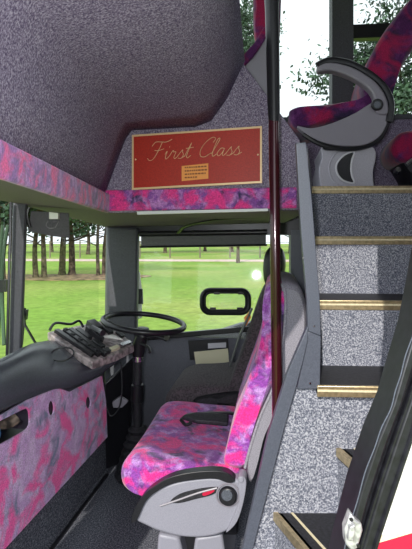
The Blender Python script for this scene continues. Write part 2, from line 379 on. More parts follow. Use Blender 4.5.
prism(bm, [Vector((P(x, y, .8).x, .80, P(x, y, .8).z)) for x, y in L], (0, .03, 0)); build('lower_panel', bm, 'redpaint', t)
bm = B(); L = [(368, 539), (367, 545), (520, 500), (520, 494)]
prism(bm, [Vector((P(x, y, .8).x, .797, P(x, y, .8).z)) for x, y in L], (0, .004, 0)); build('stripe', bm, 'cream', t)
# latch
bm = B(); prism(bm, pxpoly([(351, 513), (356, 520), (362, 524), (363, 531), (358, 549), (352, 552), (346, 545), (345, 530)], .765), (0, .02, 0)); lt = build('latch_plate', bm, 'latch', t, bevel=.003)
bm = B(); prism(bm, pxpoly([(350, 527), (356, 525), (354, 542), (348, 541)], .755), (0, .02, 0)); build('catch', bm, 'latch', lt, bevel=.002)
for q in [(351, 519), (358, 545)]:
    bm = B(); disc(bm, P(*q, .765), (0, -1, 0), .003, .003, 10); build('screw', bm, 'black', lt)

# ============================================================ SIGN
t = thing('first_class_sign', bh(197, 189, .012), 'red rectangular board with gold border and cursive gold lettering on the bulkhead', 'sign')
S0, S1, S2, S3 = bh(132, 190, .012), bh(262, 183, .012), bh(262, 126, .012), bh(132, 135, .012)
def sp(u, v, off=0):  # u,v in 0..1 from lower left
    p = S0.lerp(S1, u).lerp(S3.lerp(S2, u), v); return p+Vector((-.17, -.98, 0))*off
bm = B(); two(bm, [sp(0, 0), sp(1, 0), sp(1, 1), sp(0, 1)], [sp(0, 0, -.01), sp(1, 0, -.01), sp(1, 1, -.01), sp(0, 1, -.01)]); build('board', bm, 'red', t)
bm = B(); wv = .035; wu = .014
for a, b, c, d in [(0, 0, 1, wv), (0, 1-wv, 1, 1), (0, wv, wu, 1-wv), (1-wu, wv, 1, 1-wv)]:
    two(bm, [sp(a, b, .002), sp(c, b, .002), sp(c, d, .002), sp(a, d, .002)], [sp(a, b), sp(c, b), sp(c, d), sp(a, d)])
build('border', bm, 'goldline', t, smooth=False)
letters = {
 'F': ([[(-.25, 1.75), (0, 2.25), (.6, 2.25), (1.2, 2.2), (1.75, 2.5)], [(.75, 2.2), (.6, 1.2), (.3, .15), (-.1, -.05), (-.4, .25)], [(.15, 1.2), (.6, 1.15), (1.15, 1.35)]], 1.45),
 'i': ([[(0, .6), (.15, 1), (.12, .3), (.25, 0), (.5, .3)], [(.25, 1.5), (.3, 1.58)]], .52),
 'r': ([[(0, .3), (.2, .95), (.3, 1.05), (.35, .85), (.6, .85), (.55, .2), (.7, 0), (.95, .3)]], .92),
 's': ([[(0, .3), (.35, 1.05), (.4, .8), (.6, .4), (.45, 0), (.1, .05)], [(.45, .0), (.85, .3)]], .78),
 't': ([[(0, .3), (.35, 1.9), (.2, .4), (.35, 0), (.65, .3)], [(-.1, 1.2), (.7, 1.3)]], .7),
 'C': ([[(1.2, 1.75), (1.35, 2.2), (1.0, 2.4), (.45, 1.9), (.1, 1.0), (.25, .15), (.75, 0), (1.3, .45)]], 1.35),
 'l': ([[(0, .3), (.4, 1.7), (.45, 2.2), (.25, 2.1), (.12, 1.0), (.15, .2), (.3, 0), (.6, .3)]], .58),
 'a': ([[(.65, .9), (.3, .95), (.05, .4), (.25, 0), (.55, .35), (.68, .95), (.62, .3), (.75, 0), (1.0, .3)]], .98)}
x = 0; bm = B(); strokes = []
for ch in 'First Class':
    if ch == ' ': x += .75; continue
    L, adv = letters[ch]
    for s in L: strokes.append([(x+a, b) for a, b in s])
    x += adv
tot = x
for s in strokes:
    pts = [sp(.15+.72*(a+.25*b)/(tot+.4), .52+.14*b, .0035) for a, b in s]
    tube(bm, smoothpath(pts, 5), .0011, 5)
build('lettering', bm, 'goldline', t)
st_ = [sp(.395, .11, .003), sp(.60, .13, .003), sp(.60, .40, .003), sp(.395, .38, .003)]
bm = B(); two(bm, st_, [p+Vector((0, .003, 0)) for p in st_]); lb = build('sticker', bm, 'orange', t, smooth=False)
bm = B()
for r in range(4):
    u = .42
    while u < .575 and not (r == 3 and u > .5):
        w_ = rnd.uniform(.008, .02); v = .335-.06*r
        two(bm, [sp(u, v, .0045), sp(u+w_, v, .0045), sp(u+w_, v+.025, .0045), sp(u, v+.025, .0045)], [sp(u, v, .003), sp(u+w_, v, .003), sp(u+w_, v+.025, .003), sp(u, v+.025, .003)]); u += w_+.006
build('small_print', bm, 'brown', lb, smooth=False)
for uv in [(.03, .55), (.97, .5)]:
    bm = B(); disc(bm, sp(*uv), (0, -1, 0), .003, .004, 10); build('screw', bm, 'goldline', t)

# ============================================================ GRAB POLE
t = thing('grab_pole', Vector((P(277, 430, 1.5).x, 1.5, 0)), 'tall dark maroon grab pole in front of the pink seat back', 'pole')
bm = B(); tube(bm, [P(272, -60, 1.5), P(273, 60, 1.5), P(277.5, 430, 1.5), Vector((P(279, 430, 1.5).x, 1.5, 0.003))], .0165, 18); build('pole', bm, 'maroon', t)
bm = B(); tube(bm, [P(270.5, -60, 1.5), P(272, 10, 1.5), P(273.8, 110, 1.5), P(274, 122, 1.5)], .021, 18, radii=[.03, .022, .0195, .0168]); build('black_sleeve', bm, 'black', t)
bm = B(); disc(bm, Vector((P(279, 430, 1.5).x, 1.5, 0.0)), (0, 0, 1), .04, .012); build('foot_flange', bm, 'black', t)

# ============================================================ SEATS
def ext(bm, pts, Y, depth, bulge=.02, n=5, rnd_=.03):
    """profile (px,py at distance Y) swept across the bus with rounded sides"""
    prof = smoothpath(pxpoly(pts, Y), 4, closed=True); c = sum(prof, Vector())/len(prof)
    rings = []
    for s_, k in [(0, .022), (.010, .009), (rnd_, 0), (depth*.5, -bulge*.3), (depth-rnd_, 0), (depth-.010, .009), (depth, .022)]:
        rings.append([bm.verts.new(c+(p-c)*max(.2, 1-k/max(.02, (p-c).length))+DV*s_) for p in prof])
    n_ = len(prof)
    for i in range(len(rings)-1):
        for k in range(n_): bm.faces.new((rings[i][k], rings[i][(k+1) % n_], rings[i+1][(k+1) % n_], rings[i+1][k]))
    bm.faces.new(rings[0][::-1]); bm.faces.new(rings[-1]); return bm
YS = 1.60
t = thing('passenger_seat', Vector((.05, 1.9, 0)), 'pink and purple patterned front seat with light grey side panel, nearest the stairs', 'seat', 'passenger seats')
# cushion : top quad near/far
def cush(xa, xb): pass
bm = B()
near = [(117, 478), (119, 468), (128, 459), (150, 459), (185, 463), (222, 466), (240, 470), (244, 492), (222, 500), (170, 502), (135, 498), (121, 490)]
NR = 9
rings = []
Pn = smoothpath(pxpoly(near, 1.61), 4, closed=True); cc = sum(Pn, Vector())/len(Pn)
fx = Vector((.085, .60, 0))
for s_, k in [(0, .86), (.02, .955), (.05, 1), (.15, 1.01), (.30, 1.015), (.45, 1.01), (.55, 1), (.58, .96), (.60, .86)]:
    sh = fx*(s_/.6)
    ring = []
    for p in Pn:
        q = cc+(p-cc)*k+sh
        # side bolsters slightly raised, centre dished
        if q.z > cc.z: q = q+Vector((0, 0, -.018*math.sin(math.pi*s_/.6)))
        ring.append(bm.verts.new(q))
    rings.append(ring)
n_ = len(Pn)
for i in range(len(rings)-1):
    for k in range(n_): bm.faces.new((rings[i][k], rings[i][(k+1) % n_], rings[i+1][(k+1) % n_], rings[i+1][k]))
bm.faces.new(rings[0][::-1]); bm.faces.new(rings[-1])
build('cushion', bm, 'seat', t)
# backrest (front, pink)
front = [(224, 468), (226, 448), (234, 420), (243, 395), (252, 370), (259, 345), (263, 320), (263, 300), (267, 287), (277, 283), (286, 290), (285, 320), (281, 350), (273, 385), (260, 415), (250, 445), (244, 470)]
bm = B(); ext(bm, front, 1.615, .56, .0); bk = build('backrest', bm, 'seat', t)
# grey shell behind with rounded head
shell = [(246, 470), (252, 445), (262, 414), (275, 385), (283, 350), (286, 318), (286, 290), (282, 283), (292, 283), (302, 290), (307, 312), (306, 345), (297, 378), (282, 408), (264, 440), (256, 470), (250, 486)]
bm = B(); ext(bm, shell, 1.60, .58, .0); build('back_shell', bm, 'shellgrey', t)
# piping between cloth and shell
bm = B(); tube(bm, smoothpath(pxpoly([(245, 468), (251, 445), (261, 415), (274, 385), (282, 350), (285.5, 318), (285, 292), (280, 284)], 1.60), 5), .005, 8); build('piping', bm, 'shellgrey', t)
# side panel
YP = 1.555
def plate(bm, pts, Y, th, n=4): return prism(bm, smoothpath(pxpoly(pts, Y), n, closed=True), DV*th)
bm = B(); plate(bm, [(135, 519), (141, 506), (150, 494), (163, 487), (182, 481), (205, 478), (225, 479), (240, 481), (244, 490), (241, 505), (238, 515), (231, 528), (218, 535), (200, 538), (180, 537), (160, 532), (146, 526)], YP, .05)
sd = build('side_panel', bm, 'plastic', t, bevel=.008, seg=3)
bm = B(); plate(bm, [(131, 522), (134, 510), (142, 497), (153, 487), (171, 477), (195, 472), (218, 471), (229, 474), (235, 481), (228, 483), (215, 479), (195, 480), (172, 484), (155, 493), (145, 503), (137, 520)], YP-.012, .035)
build('armrest_strip', bm, 'black', t, bevel=.006, seg=3)
bm = B(); plate(bm, [(238, 478), (246, 480), (244, 500), (237, 522), (226, 533), (232, 520), (239, 500)], YP-.01, .05); build('hinge_cover', bm, 'plastic', t, bevel=.004)
bm = B(); disc(bm, P(241, 479, YP-.01), -DV, .009, .006); build('hinge_bolt', bm, 'plastic', t, bevel=.002)
bm = B(); plate(bm, [(170, 502), (180, 494), (198, 489), (215, 487), (220, 489), (212, 495), (196, 499), (180, 503)], YP-.002, .004); sl = build('storage_slot', bm, 'rubber', sd)
bm = B(); plate(bm, [(203, 493), (214, 490), (212, 493), (204, 496)], YP-.005, .004); build('release_handle', bm, 'redpaint', sl)
bm = B(); tube(bm, smoothpath(pxpoly([(160, 506), (178, 500), (198, 493), (217, 488)], YP-.004), 5), .003, 6); build('slot_lip', bm, 'greyplastic', sl)
bm = B(); disc(bm, P(228, 495, YP-.002), -DV, .031, .016, 28, .028); kb = build('recline_knob', bm, 'black', t, bevel=.003)
bm = B(); disc(bm, P(227, 495, YP-.02), -DV, .018, .004, 24); build('knob_cap', bm, 'dash', kb, bevel=.001)
bm = B(); tube(bm, [P(228, 495, YP-.004)+Vector((math.cos(a)*.037, 0, math.sin(a)*.037)) for a in [k*math.pi/14 for k in range(28)]], .003, 6, closed=True); build('knob_surround', bm, 'greyplastic', t)
# pedestal
for nm, L in [('pedestal', [(158, 534), (179, 538), (184, 560), (180, 604), (150, 604), (156, 560)]), ('pedestal', [(195, 538), (222, 534), (226, 560), (228, 604), (198, 604), (192, 560)])]:
    bm = B(); prism(bm, pxpoly(L, 1.60), DV*.40); build('pedestal_leg', bm, 'plastic', t, bevel=.01, seg=3)
bm = B(); prism(bm, pxpoly([(176, 536), (200, 536), (202, 560), (176, 560)], 1.66), DV*.3); build('pedestal_core', bm, 'black', t)
bm = B(); prism(bm, pxpoly([(146, 500), (240, 500), (238, 536), (160, 536)], 1.63), DV*.50); build('seat_pan', bm, 'black', t, bevel=.01)
# belt buckle lying on the cushion
t2 = thing('seat_belt_buckle', P(210, 422, 1.93), 'black seat belt buckle lying across the pink patterned cushion', 'seat belt')
bm = B(); tube(bm, smoothpath([P(181, 420, 1.93), P(188, 415, 1.93), P(205, 413.5, 1.94), P(225, 413, 1.95), P(238, 414, 1.95)], 5), .011, 8, flat=.6); build('webbing', bm, 'black', t2)
bm = B(); prism(bm, [P(182, 420, 1.90), P(196, 424, 1.86), P(228, 427, 1.86), P(229, 418, 1.90), P(196, 416, 1.93)], (0, 0, .018)); build('buckle_body', bm, 'rubber', t2, bevel=.005)
bm = B(); tube(bm, smoothpath([P(181, 420, 1.91), P(186, 425, 1.88), P(192, 422, 1.88)], 4), .007, 8); build('buckle_hook', bm, 'black', t2)

# ---- driver seat
t = thing('driver_seat', Vector((0, 2.5, 0)), 'charcoal driver seat with black headrest behind the pink patterned seat', 'seat')
YB = 2.27
bm = B(); ext(bm, [(164, 402), (168, 393), (182, 387), (200, 386), (228, 385), (240, 388), (242, 404), (225, 410), (180, 410), (167, 408)], YB, .45, .0); build('cushion', bm, 'driver', t)
bm = B(); ext(bm, [(226, 398), (233, 375), (242, 350), (250, 325), (257, 305), (263, 292), (270, 286), (280, 286), (284, 300), (280, 330), (270, 365), (255, 398)], YB, .44, .0); build('backrest', bm, 'driver', t)
bm = B(); ext(bm, [(266, 285), (263, 272), (264, 258), (268, 249), (276, 246), (283, 250), (286, 262), (284, 278), (279, 288)], YB+.06, .27, .0); build('headrest', bm, 'black', t)
bm = B(); ext(bm, [(196, 399), (240, 393), (240, 404), (200, 408)], YB-.03, .05, .0); build('lever_cover', bm, 'rubber', t)
bm = B(); prism(bm, pxpoly([(244, 318), (250, 311), (251, 318), (246, 326)], YB-.01), (0, .01, 0)); build('belt_guide', bm, 'orange', t)
bm = B(); tube(bm, [P(252, 308, YB-.01), P(240, 335, YB-.012), P(230, 366, YB-.012)], .02, 8, flat=.25); build('belt', bm, 'black', t)
bm = B(); b0 = P(205, 400, YB); prism(bm, [Vector((b0.x-.13, 2.33, 0)), Vector((b0.x+.15, 2.33, 0)), Vector((b0.x+.12, 2.33, .44)), Vector((b0.x-.1, 2.33, .44))], DV*.35); build('seat_base', bm, 'black', t, bevel=.01)

# ---- raised deck seats
YU = 2.20
t = thing('passenger_seat', Vector((P(345, 190, YU).x, YU+.2, EYE+.225)), 'raised deck seat at the top of the stairs with curved armrest and grey pedestal', 'seat', 'passenger seats')
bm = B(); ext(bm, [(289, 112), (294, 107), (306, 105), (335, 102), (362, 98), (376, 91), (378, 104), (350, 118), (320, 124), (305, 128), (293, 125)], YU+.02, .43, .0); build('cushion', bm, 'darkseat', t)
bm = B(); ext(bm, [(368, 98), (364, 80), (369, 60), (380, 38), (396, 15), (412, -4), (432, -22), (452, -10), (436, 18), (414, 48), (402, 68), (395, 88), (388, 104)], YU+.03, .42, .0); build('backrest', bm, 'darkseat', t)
bm = B(); plate(bm, [(297, 126), (312, 128), (332, 123), (353, 114), (368, 105), (376, 101), (388, 101), (388, 120), (380, 136), (364, 145), (342, 146), (322, 142), (306, 134)], YU-.03, .05); build('side_panel', bm, 'greyplastic', t, bevel=.008, seg=3)
bm = B(); tube(bm, smoothpath(pxpoly([(303, 134), (320, 144), (342, 149), (364, 147), (380, 139), (388, 124)], YU-.02), 5), .011, 8); build('panel_rim', bm, 'black', t)
bm = B(); plate(bm, [(317, 68), (319, 64), (330, 62), (350, 66), (370, 77), (382, 89), (388, 102), (388, 114), (377, 113), (373, 104), (374, 97), (367, 87), (349, 76), (331, 70), (320, 71)], YU-.04, .06)
ar = build('armrest', bm, 'greyplastic', t, bevel=.009, seg=3)
bm = B(); tube(bm, smoothpath(pxpoly([(317, 66), (330, 60.5), (351, 64), (371, 75), (384, 87), (391, 103), (389, 122)], YU-.03), 6), .012, 8, flat=1.4); build('armrest_pad', bm, 'black', ar)
bm = B(); disc(bm, P(377, 105, YU-.04), -DV, .028, .014, 28, .024); kb = build('recline_knob', bm, 'black', t, bevel=.003)
bm = B(); disc(bm, P(377, 105, YU-.053), -DV, .015, .005, 20); build('knob_cap', bm, 'dash', kb)
bm = B(); plate(bm, [(322, 146), (340, 147), (362, 145), (374, 148), (376, 158), (373, 172), (374, 190), (368, 192.5), (326, 192.5), (321, 188), (319, 170), (322, 158)], YU, .36, 3); M['ped'] = plain('pale grey pedestal plastic', (.42, .41, .46), .4, noise=.08); M['rim'] = plain('pale rim', (.65, .65, .68), .4)
pd = build('pedestal', bm, 'ped', t, bevel=.012, seg=3)
cres = [(354, 152), (346, 154), (339, 160), (336, 167), (338, 175), (344, 181), (354, 183), (352, 176), (351, 168), (352, 160)]
bm = B(); plate(bm, cres, YU-.004, .006); rc = build('crescent_recess', bm, 'black', pd)
bm = B(); tube(bm, smoothpath(pxpoly(cres, YU-.009), 4, closed=True), .0045, 6, closed=True); build('crescent_rim', bm, 'rim', rc)
bm = B(); tube(bm, smoothpath(pxpoly([(352, 147), (340, 150), (332, 158), (329, 168), (332, 179), (341, 186), (354, 188)], YU-.0), 5), .005, 6); build('relief_ridge', bm, 'ped', pd)
bm = B(); plate(bm, [(324, 146), (340, 146), (339, 150), (325, 150)], YU-.008, .01); build('vent', bm, 'black', pd)

YV = 2.55
t = thing('passenger_seat', Vector((P(415, 170, YV).x, YV+.1, EYE+.225)), 'violet seat at the right edge behind the raised pedestal seat, chrome fittings', 'seat', 'passenger seats')
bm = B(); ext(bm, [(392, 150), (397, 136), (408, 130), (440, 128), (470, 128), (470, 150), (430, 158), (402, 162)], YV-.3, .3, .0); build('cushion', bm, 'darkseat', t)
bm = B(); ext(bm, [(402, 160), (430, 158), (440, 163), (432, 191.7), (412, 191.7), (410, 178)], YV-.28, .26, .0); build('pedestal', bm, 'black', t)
bm = B(); tube(bm, smoothpath([P(406, 165, YV-.32), P(412, 160, YV-.32), P(424, 157, YV-.32)], 4), .012, 8); build('seat_tube', bm, 'chrome', t)
bm = B(); disc(bm, P(396, 172, YV-.3), (0, -1, .3), .016, .03, 16, .012); build('floor_knob', bm, 'chrome', t)
YL = 2.35
t = thing('passenger_seat', Vector((P(262, 60, YL).x, YL+.2, EYE+.225)), 'dark seat back with red stripe rising behind the bulkhead, left of the pole', 'seat', 'passenger seats')
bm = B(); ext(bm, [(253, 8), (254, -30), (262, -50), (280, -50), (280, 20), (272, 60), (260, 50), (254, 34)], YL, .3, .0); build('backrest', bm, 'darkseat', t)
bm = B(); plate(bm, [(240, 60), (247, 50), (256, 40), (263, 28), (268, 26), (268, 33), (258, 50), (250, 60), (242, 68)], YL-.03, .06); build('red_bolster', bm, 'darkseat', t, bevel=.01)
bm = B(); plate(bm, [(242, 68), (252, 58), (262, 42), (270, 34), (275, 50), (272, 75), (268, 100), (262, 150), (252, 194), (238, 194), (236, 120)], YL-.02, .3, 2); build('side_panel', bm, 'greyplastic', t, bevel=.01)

# ============================================================ DASHBOARD
t = thing('dashboard', Vector((-.62, 2.0, .3)), 'dark moulded dashboard with switch panel under the windscreen', 'dashboard')
# sections going away from the camera: lip bottom, lip top, shoulder, crest, windscreen edge, under
secs = [
 [(-120, 470, 1.00), (-122, 445, .99), (-118, 410, 1.05), (-80, 395, 1.2), (-60, 400, 1.45), (-60, 430, 1.45)],
 [(-30, 437, 1.30), (-32, 415, 1.28), (-26, 386, 1.34), (-8, 370, 1.50), (0, 362, 1.72), (0, 400, 1.72)],
 [(0, 421, 1.43), (-1, 400, 1.42), (4, 378, 1.47), (14, 363, 1.60), (10, 356, 1.84), (10, 390, 1.84)],
 [(30, 407, 1.62), (28, 390, 1.60), (32, 366, 1.66), (38, 350, 1.80), (26, 346, 1.92), (26, 380, 1.92)],
 [(58, 394, 1.78), (56, 382, 1.76), (54, 362, 1.82), (50, 345, 1.92), (36, 337, 2.04), (40, 370, 2.04)],
 [(70, 400, 1.84), (67, 380, 1.83), (66, 361, 1.86), (56, 343, 1.97), (45, 333.5, 2.12), (50, 365, 2.12)],
 [(88, 390, 2.0), (86, 376, 1.97), (86, 366, 1.98), (66, 349, 2.10), (60, 337, 2.26), (64, 360, 2.26)],
 [(102, 382, 2.15), (101, 370, 2.12), (100, 363.5, 2.13), (84, 346, 2.25), (78, 334, 2.42), (80, 355, 2.42)],
 [(134, 353, 2.35), (135, 349, 2.33), (134, 346, 2.34), (122, 334, 2.42), (110, 325, 2.62), (112, 345, 2.6)],
]
bm = B(); rows = []
for s in secs:
    pts = [P(q[0], q[1]-(9 if i_ in (2, 3) and s[0][0] < 50 else 5 if i_ == 4 and s[0][0] < 50 else 0), q[2]) for i_, q in enumerate(s)]; rows.append(pts+[pts[0]])
vs = loftgrid(bm, rows); bm.faces.new([v for v in vs[0][:-1]]); bm.faces.new([v for v in vs[-1][:-1]])
bmesh.ops.remove_doubles(bm, verts=bm.verts, dist=1e-5)
build('hood', bm, 'dash', t, sub=1, angle=1.5)
# instrument facia on top
def fac(u, v, h=0):   # u along (0 left near .. 1 right far), v: 0 near edge .. 1 windscreen edge
    n0, n1 = P(92, 364, 1.97), P(134, 347, 2.33); f0, f1 = P(47, 334, 2.13), P(107, 321, 2.62)
    p = n0.lerp(n1, u).lerp(f0.lerp(f1, u), v); return p+Vector((.25, -.1, .95))*(h+.006)
nn = (fac(.45, 0)-Vector((0, 0, .006)))
bm = B()
loopf = [fac(0, 1), fac(-.03, .5), fac(0, 0), fac(.5, -.04), fac(1, 0), fac(1, .6), fac(.9, 1)]
two(bm, [p+Vector((0, 0, .004)) for p in loopf], [p-Vector((0, 0, .03)) for p in loopf]); fa = build('instrument_facia', bm, 'dial', t, bevel=.005)
def fbox(u0, u1, v0, v1, h0, h1, nm, mat, bev=.002):
    bm = B(); two(bm, [fac(u0, v0, h1), fac(u1, v0, h1), fac(u1, v1, h1), fac(u0, v1, h1)], [fac(u0, v0, h0), fac(u1, v0, h0), fac(u1, v1, h0), fac(u0, v1, h0)])
    return build(nm, bm, mat, fa, bevel=bev)
for u0, u1, v0, v1, h in [(.06, .12, .10, .95, .03), (.15, .21, .05, .9, .032), (.24, .30, .0, .9, .03), (.32, .42, .03, .14, .03), (.32, .42, .18, .42, .034), (.32, .40, .5, .85, .03), (.46, .52, .35, .8, .045), (.56, .7, .68, .95, .05), (.74, .84, .5, .75, .03), (.88, .97, .3, .5, .025)]:
    fbox(u0, u1, v0, v1, -.01, h*.65, 'switch_bank', 'black')
for v in [.12, .3, .48, .66, .84]:
    fbox(.155, .205, v, v+.06, .018, .025, 'rocker_switch', 'rubber', .001)
fbox(.46, .64, .04, .12, .0, .016, 'paper_strip', 'paper', 0)
fbox(.7, .95, .05, .13, .0, .016, 'panel_plate', 'chrome', 0)
bm = B(); c_ = fac(.62, .28, .03); tube(bm, [c_+Vector((-.055, .01, 0)), c_+Vector((0, 0, .004)), c_+Vector((.055, -.02, -.006))], .02, 10, flat=.4, radii=[.006, .024, .006]); build('white_lever', bm, 'white', fa)
bm = B(); c_ = fac(.5, .5, .04); tube(bm, [c_+Vector((-.04, .03, .01)), c_, c_+Vector((.03, -.05, .0))], .014, 10); build('handset', bm, 'black', fa)
bm = B(); c_ = fac(.05, 1, .0); tube(bm, smoothpath([c_+Vector((.0, -.02, .01)), c_+Vector((.02, .0, .04)), c_+Vector((.08, .03, .03)), c_+Vector((.11, .06, .04)), c_+Vector((.13, .06, .01))], 4), .006, 6); build('cable', bm, 'black', fa)
bm = B(); c_ = P(62, 351, 1.86); tube(bm, [c_+Vector((math.cos(a)*.045, math.sin(a)*.035, math.sin(a)*.018-.012)) for a in [k*math.pi/14 for k in range(28)]], .003, 6, closed=True); build('speaker_ring', bm, 'black', t)
# dark understructure right of the pink panel, and pillar of ducting
bm = B(); two(bm, [P(104, 384, 2.40), P(134, 356, 2.50), P(137, 356, 2.80), P(106, 380, 2.80)], [P(106, 470, 2.50), P(128, 462, 2.60), P(130, 440, 2.82), P(108, 440, 2.82)]); build('under_cover', bm, 'black', t, bevel=.01)
bm = B(); prism(bm, pxpoly([(112, 402), (120, 397), (128, 402), (122, 408), (113, 408)], 2.42), (0, .03, 0)); build('under_lever', bm, 'greyplastic', t, bevel=.004)
bm = B(); tube(bm, smoothpath([P(121, 362, 2.42), P(122, 390, 2.40), P(119, 408, 2.38), P(111, 416, 2.38), P(106, 405, 2.38)], 6), .004, 6); build('hanging_cable', bm, 'rubber', t)

# pink lower panel with finger holes and an open pocket
def pp(px, py, off=0):
    k = (px-206)/F; Y = -.867/(k-.169); p = P(px, py, Y); return p+Vector((.985, -.169, 0))*off
t = thing('dash_lower_panel', pp(60, 500), 'pink and lilac patterned panel with oval holes below the dashboard', 'panel')
out = [pp(-60, 445), pp(0, 416), pp(28, 400), pp(58, 388), pp(70, 392), pp(102, 376), pp(106, 400), pp(107.5, 437), pp(60, 489), pp(5, 549), pp(-60, 620)]
loops = [out]+[[pp(cx+rx*math.cos(a), cy+ry*math.sin(a)) for a in [k*math.pi/10 for k in range(20)]] for cx, cy, rx, ry in [(51.5, 408, 3.0, 7.5), (88.5, 402.5, 2.5, 6.2)]]
loops.append(smoothpath([pp(-40, 440), pp(0, 421), pp(20, 411), pp(28, 409), pp(30, 418), pp(28, 428), pp(14, 437), pp(0, 445), pp(-40, 468)], 3, closed=True))
bm = B(); ed = []
for lp in loops:
    vs = [bm.verts.new(p) for p in lp]; ed += [bm.edges.new((vs[i], vs[(i+1) % len(vs)])) for i in range(len(vs))]
bmesh.ops.triangle_fill(bm, use_beauty=True, use_dissolve=False, edges=ed, normal=(.985, -.169, 0))
r = bmesh.ops.extrude_face_region(bm, geom=list(bm.faces))
bmesh.ops.translate(bm, verts=[g for g in r['geom'] if isinstance(g, bmesh.types.BMVert)], vec=(-.0059, .001, 0))
pn = build('panel', bm, 'panel', t, smooth=False)
for cx, cy, rx, ry in [(51.5, 408, 4.0, 8.5), (88.5, 402.5, 3.4, 7)]:
    bm = B(); lp = [pp(cx+rx*math.cos(a), cy+ry*math.sin(a), -.009) for a in [k*math.pi/10 for k in range(20)]]
    two(bm, lp, [p+Vector((-.985, .169, 0))*.03 for p in lp]); build('hole_cup', bm, 'black', t)
bm = B(); lp = [pp(-50, 425, -.10), pp(36, 400, -.10), pp(36, 445, -.10), pp(-50, 485, -.10)]; two(bm, lp, [p+Vector((-.985, .169, 0))*.02 for p in lp]); build('pocket_back', bm, 'black', t)
bm = B(); lp = [pp(-40, 468, -.015), pp(34, 430, -.015), pp(34, 430, -.10), pp(-40, 468, -.10)]; two(bm, lp, [p-Vector((0, 0, .01)) for p in lp]); build('pocket_floor', bm, 'black', t)
# odds and ends in the pocket
bm = B(); c_ = pp(3, 436, -.05); tube(bm, [c_+Vector((-.03, 0, -.01)), c_+Vector((.03, 0, .008))], .022, 12); tag(build('bottle', bm, 'blue', bevel=.004), 'small blue bottle lying in the pocket of the pink panel', 'bottle')
bm = B(); c_ = pp(14, 428, -.055); tube(bm, smoothpath([c_+Vector((-.04, -.05, -.01)), c_+Vector((-.01, -.01, .01)), c_+Vector((.02, .03, 0)), c_+Vector((.04, .05, .012))], 4), .018, 8); tag(build('cloth_roll', bm, 'shelf'), 'rumpled brown cloth stuffed in the pocket of the pink panel', 'cloth')
# kick plinth, recessed below the panel
bm = B(); q0 = Vector((-.505, 2.45, 0)); q1 = Vector((-.60, 1.864, 0)); dd = (q1-q0)*1.6; q0 = q0+(q0-q1)*.3
lp = [q0+Vector((-.03, 0, 0)), q1+dd+Vector((-.03, 0, 0)), q1+dd+Vector((-.03, 0, .235)), q0+Vector((-.03, 0, .235))]
prism(bm, lp, (-.03, 0, 0)); st('trim_14', bm, 'floor', 'speckled kick plinth below the pink panel')
bm = B(); prism(bm, [ws(-.02, -1.2, .02), ws(2.3, -1.2, .02), ws(2.3, -.58, .02), ws(-.02, -.6, .02)], Vector((-.985, .176, 0))*.04); st('wall_front', bm, 'wall_plain', 'front wall below the windscreen')

# ============================================================ STEERING
wc_ = P(144, 322.5, 2.35)
t = thing('steering_wheel', wc_, 'large thin-rimmed black steering wheel above the column', 'steering wheel')
nx = Vector((1, 0, -.11)).normalized(); nrm = Vector((.11, -.045, .99)).normalized(); ny = nrm.cross(nx).normalized(); nx = ny.cross(nrm)
R_ = .197
bm = B(); tube(bm, [wc_+nx*math.cos(a)*R_+ny*math.sin(a)*R_ for a in [2*math.pi*k/48 for k in range(48)]], .0135, 12, closed=True); build('rim', bm, 'black', t)
hub = wc_-nrm*.05+Vector((0, 0, 0))
for a in (math.radians(-12), math.radians(192), math.radians(-75)):
    bm = B(); tube(bm, smoothpath([hub+nrm*.012, hub+nrm*.02+(nx*math.cos(a)+ny*math.sin(a))*R_*.5, wc_+(nx*math.cos(a)+ny*math.sin(a))*R_*.98], 5), .011, 8, flat=.5); build('spoke', bm, 'black', t)
bm = B(); disc(bm, hub-nrm*.02, nrm, .035, .045, 24, .028); build('hub', bm, 'black', t, bevel=.004)
cb = P(141, 440, 2.35)
t = thing('steering_column', Vector((cb.x, 2.36, 0)), 'black steering column with silver collar rising from the floor boot', 'steering column')
top = hub-nrm*.01
bm = B(); tube(bm, [top, P(139, 347, 2.37), P(138, 356, 2.37)], .03, 16, radii=[.026, .034, .028]); build('shroud', bm, 'black', t)
bm = B(); tube(bm, [P(138, 352, 2.37), P(137, 400, 2.38), Vector((P(138, 430, 2.4).x, 2.4, .16))], .022, 14); build('shaft', bm, 'rubber', t)
bm = B(); tube(bm, [P(138, 356, 2.37), P(138, 361, 2.37)], .0265, 16); build('collar', bm, 'chrome', t)
bm = B(); tube(bm, [P(137.5, 384, 2.375), P(137, 402, 2.38)], .031, 12); build('universal_joint', bm, 'black', t, bevel=.004)
bm = B(); base = Vector((P(138, 430, 2.4).x, 2.4, 0)); pts = []; rr = []
for i in range(15): pts.append(base+Vector((0, 0, .02+.018*i))); rr.append(.115-.0055*i+(.008 if i % 2 else -.006))
tube(bm, pts, .1, 18, radii=rr); build('floor_boot', bm, 'rubber', t)
for sx, L in [(1, [(0, 0, 0), (.06, -.02, .01), (.11, -.05, .0)]), (-1, [(0, 0, 0), (.05, -.06, -.01), (.06, -.11, -.02)])]:
    bm = B(); b0 = P(145, 338, 2.34) if sx == 1 else P(140, 343, 2.34)
    tube(bm, smoothpath([b0+Vector(q) for q in L], 4), .007, 8, radii=None); build('control_stalk', bm, 'black', t)
bm = B(); b0 = P(167, 337, 2.30); disc(bm, b0, (0, -1, 0), .013, .02, 14); build('ignition_knob', bm, 'black', t)

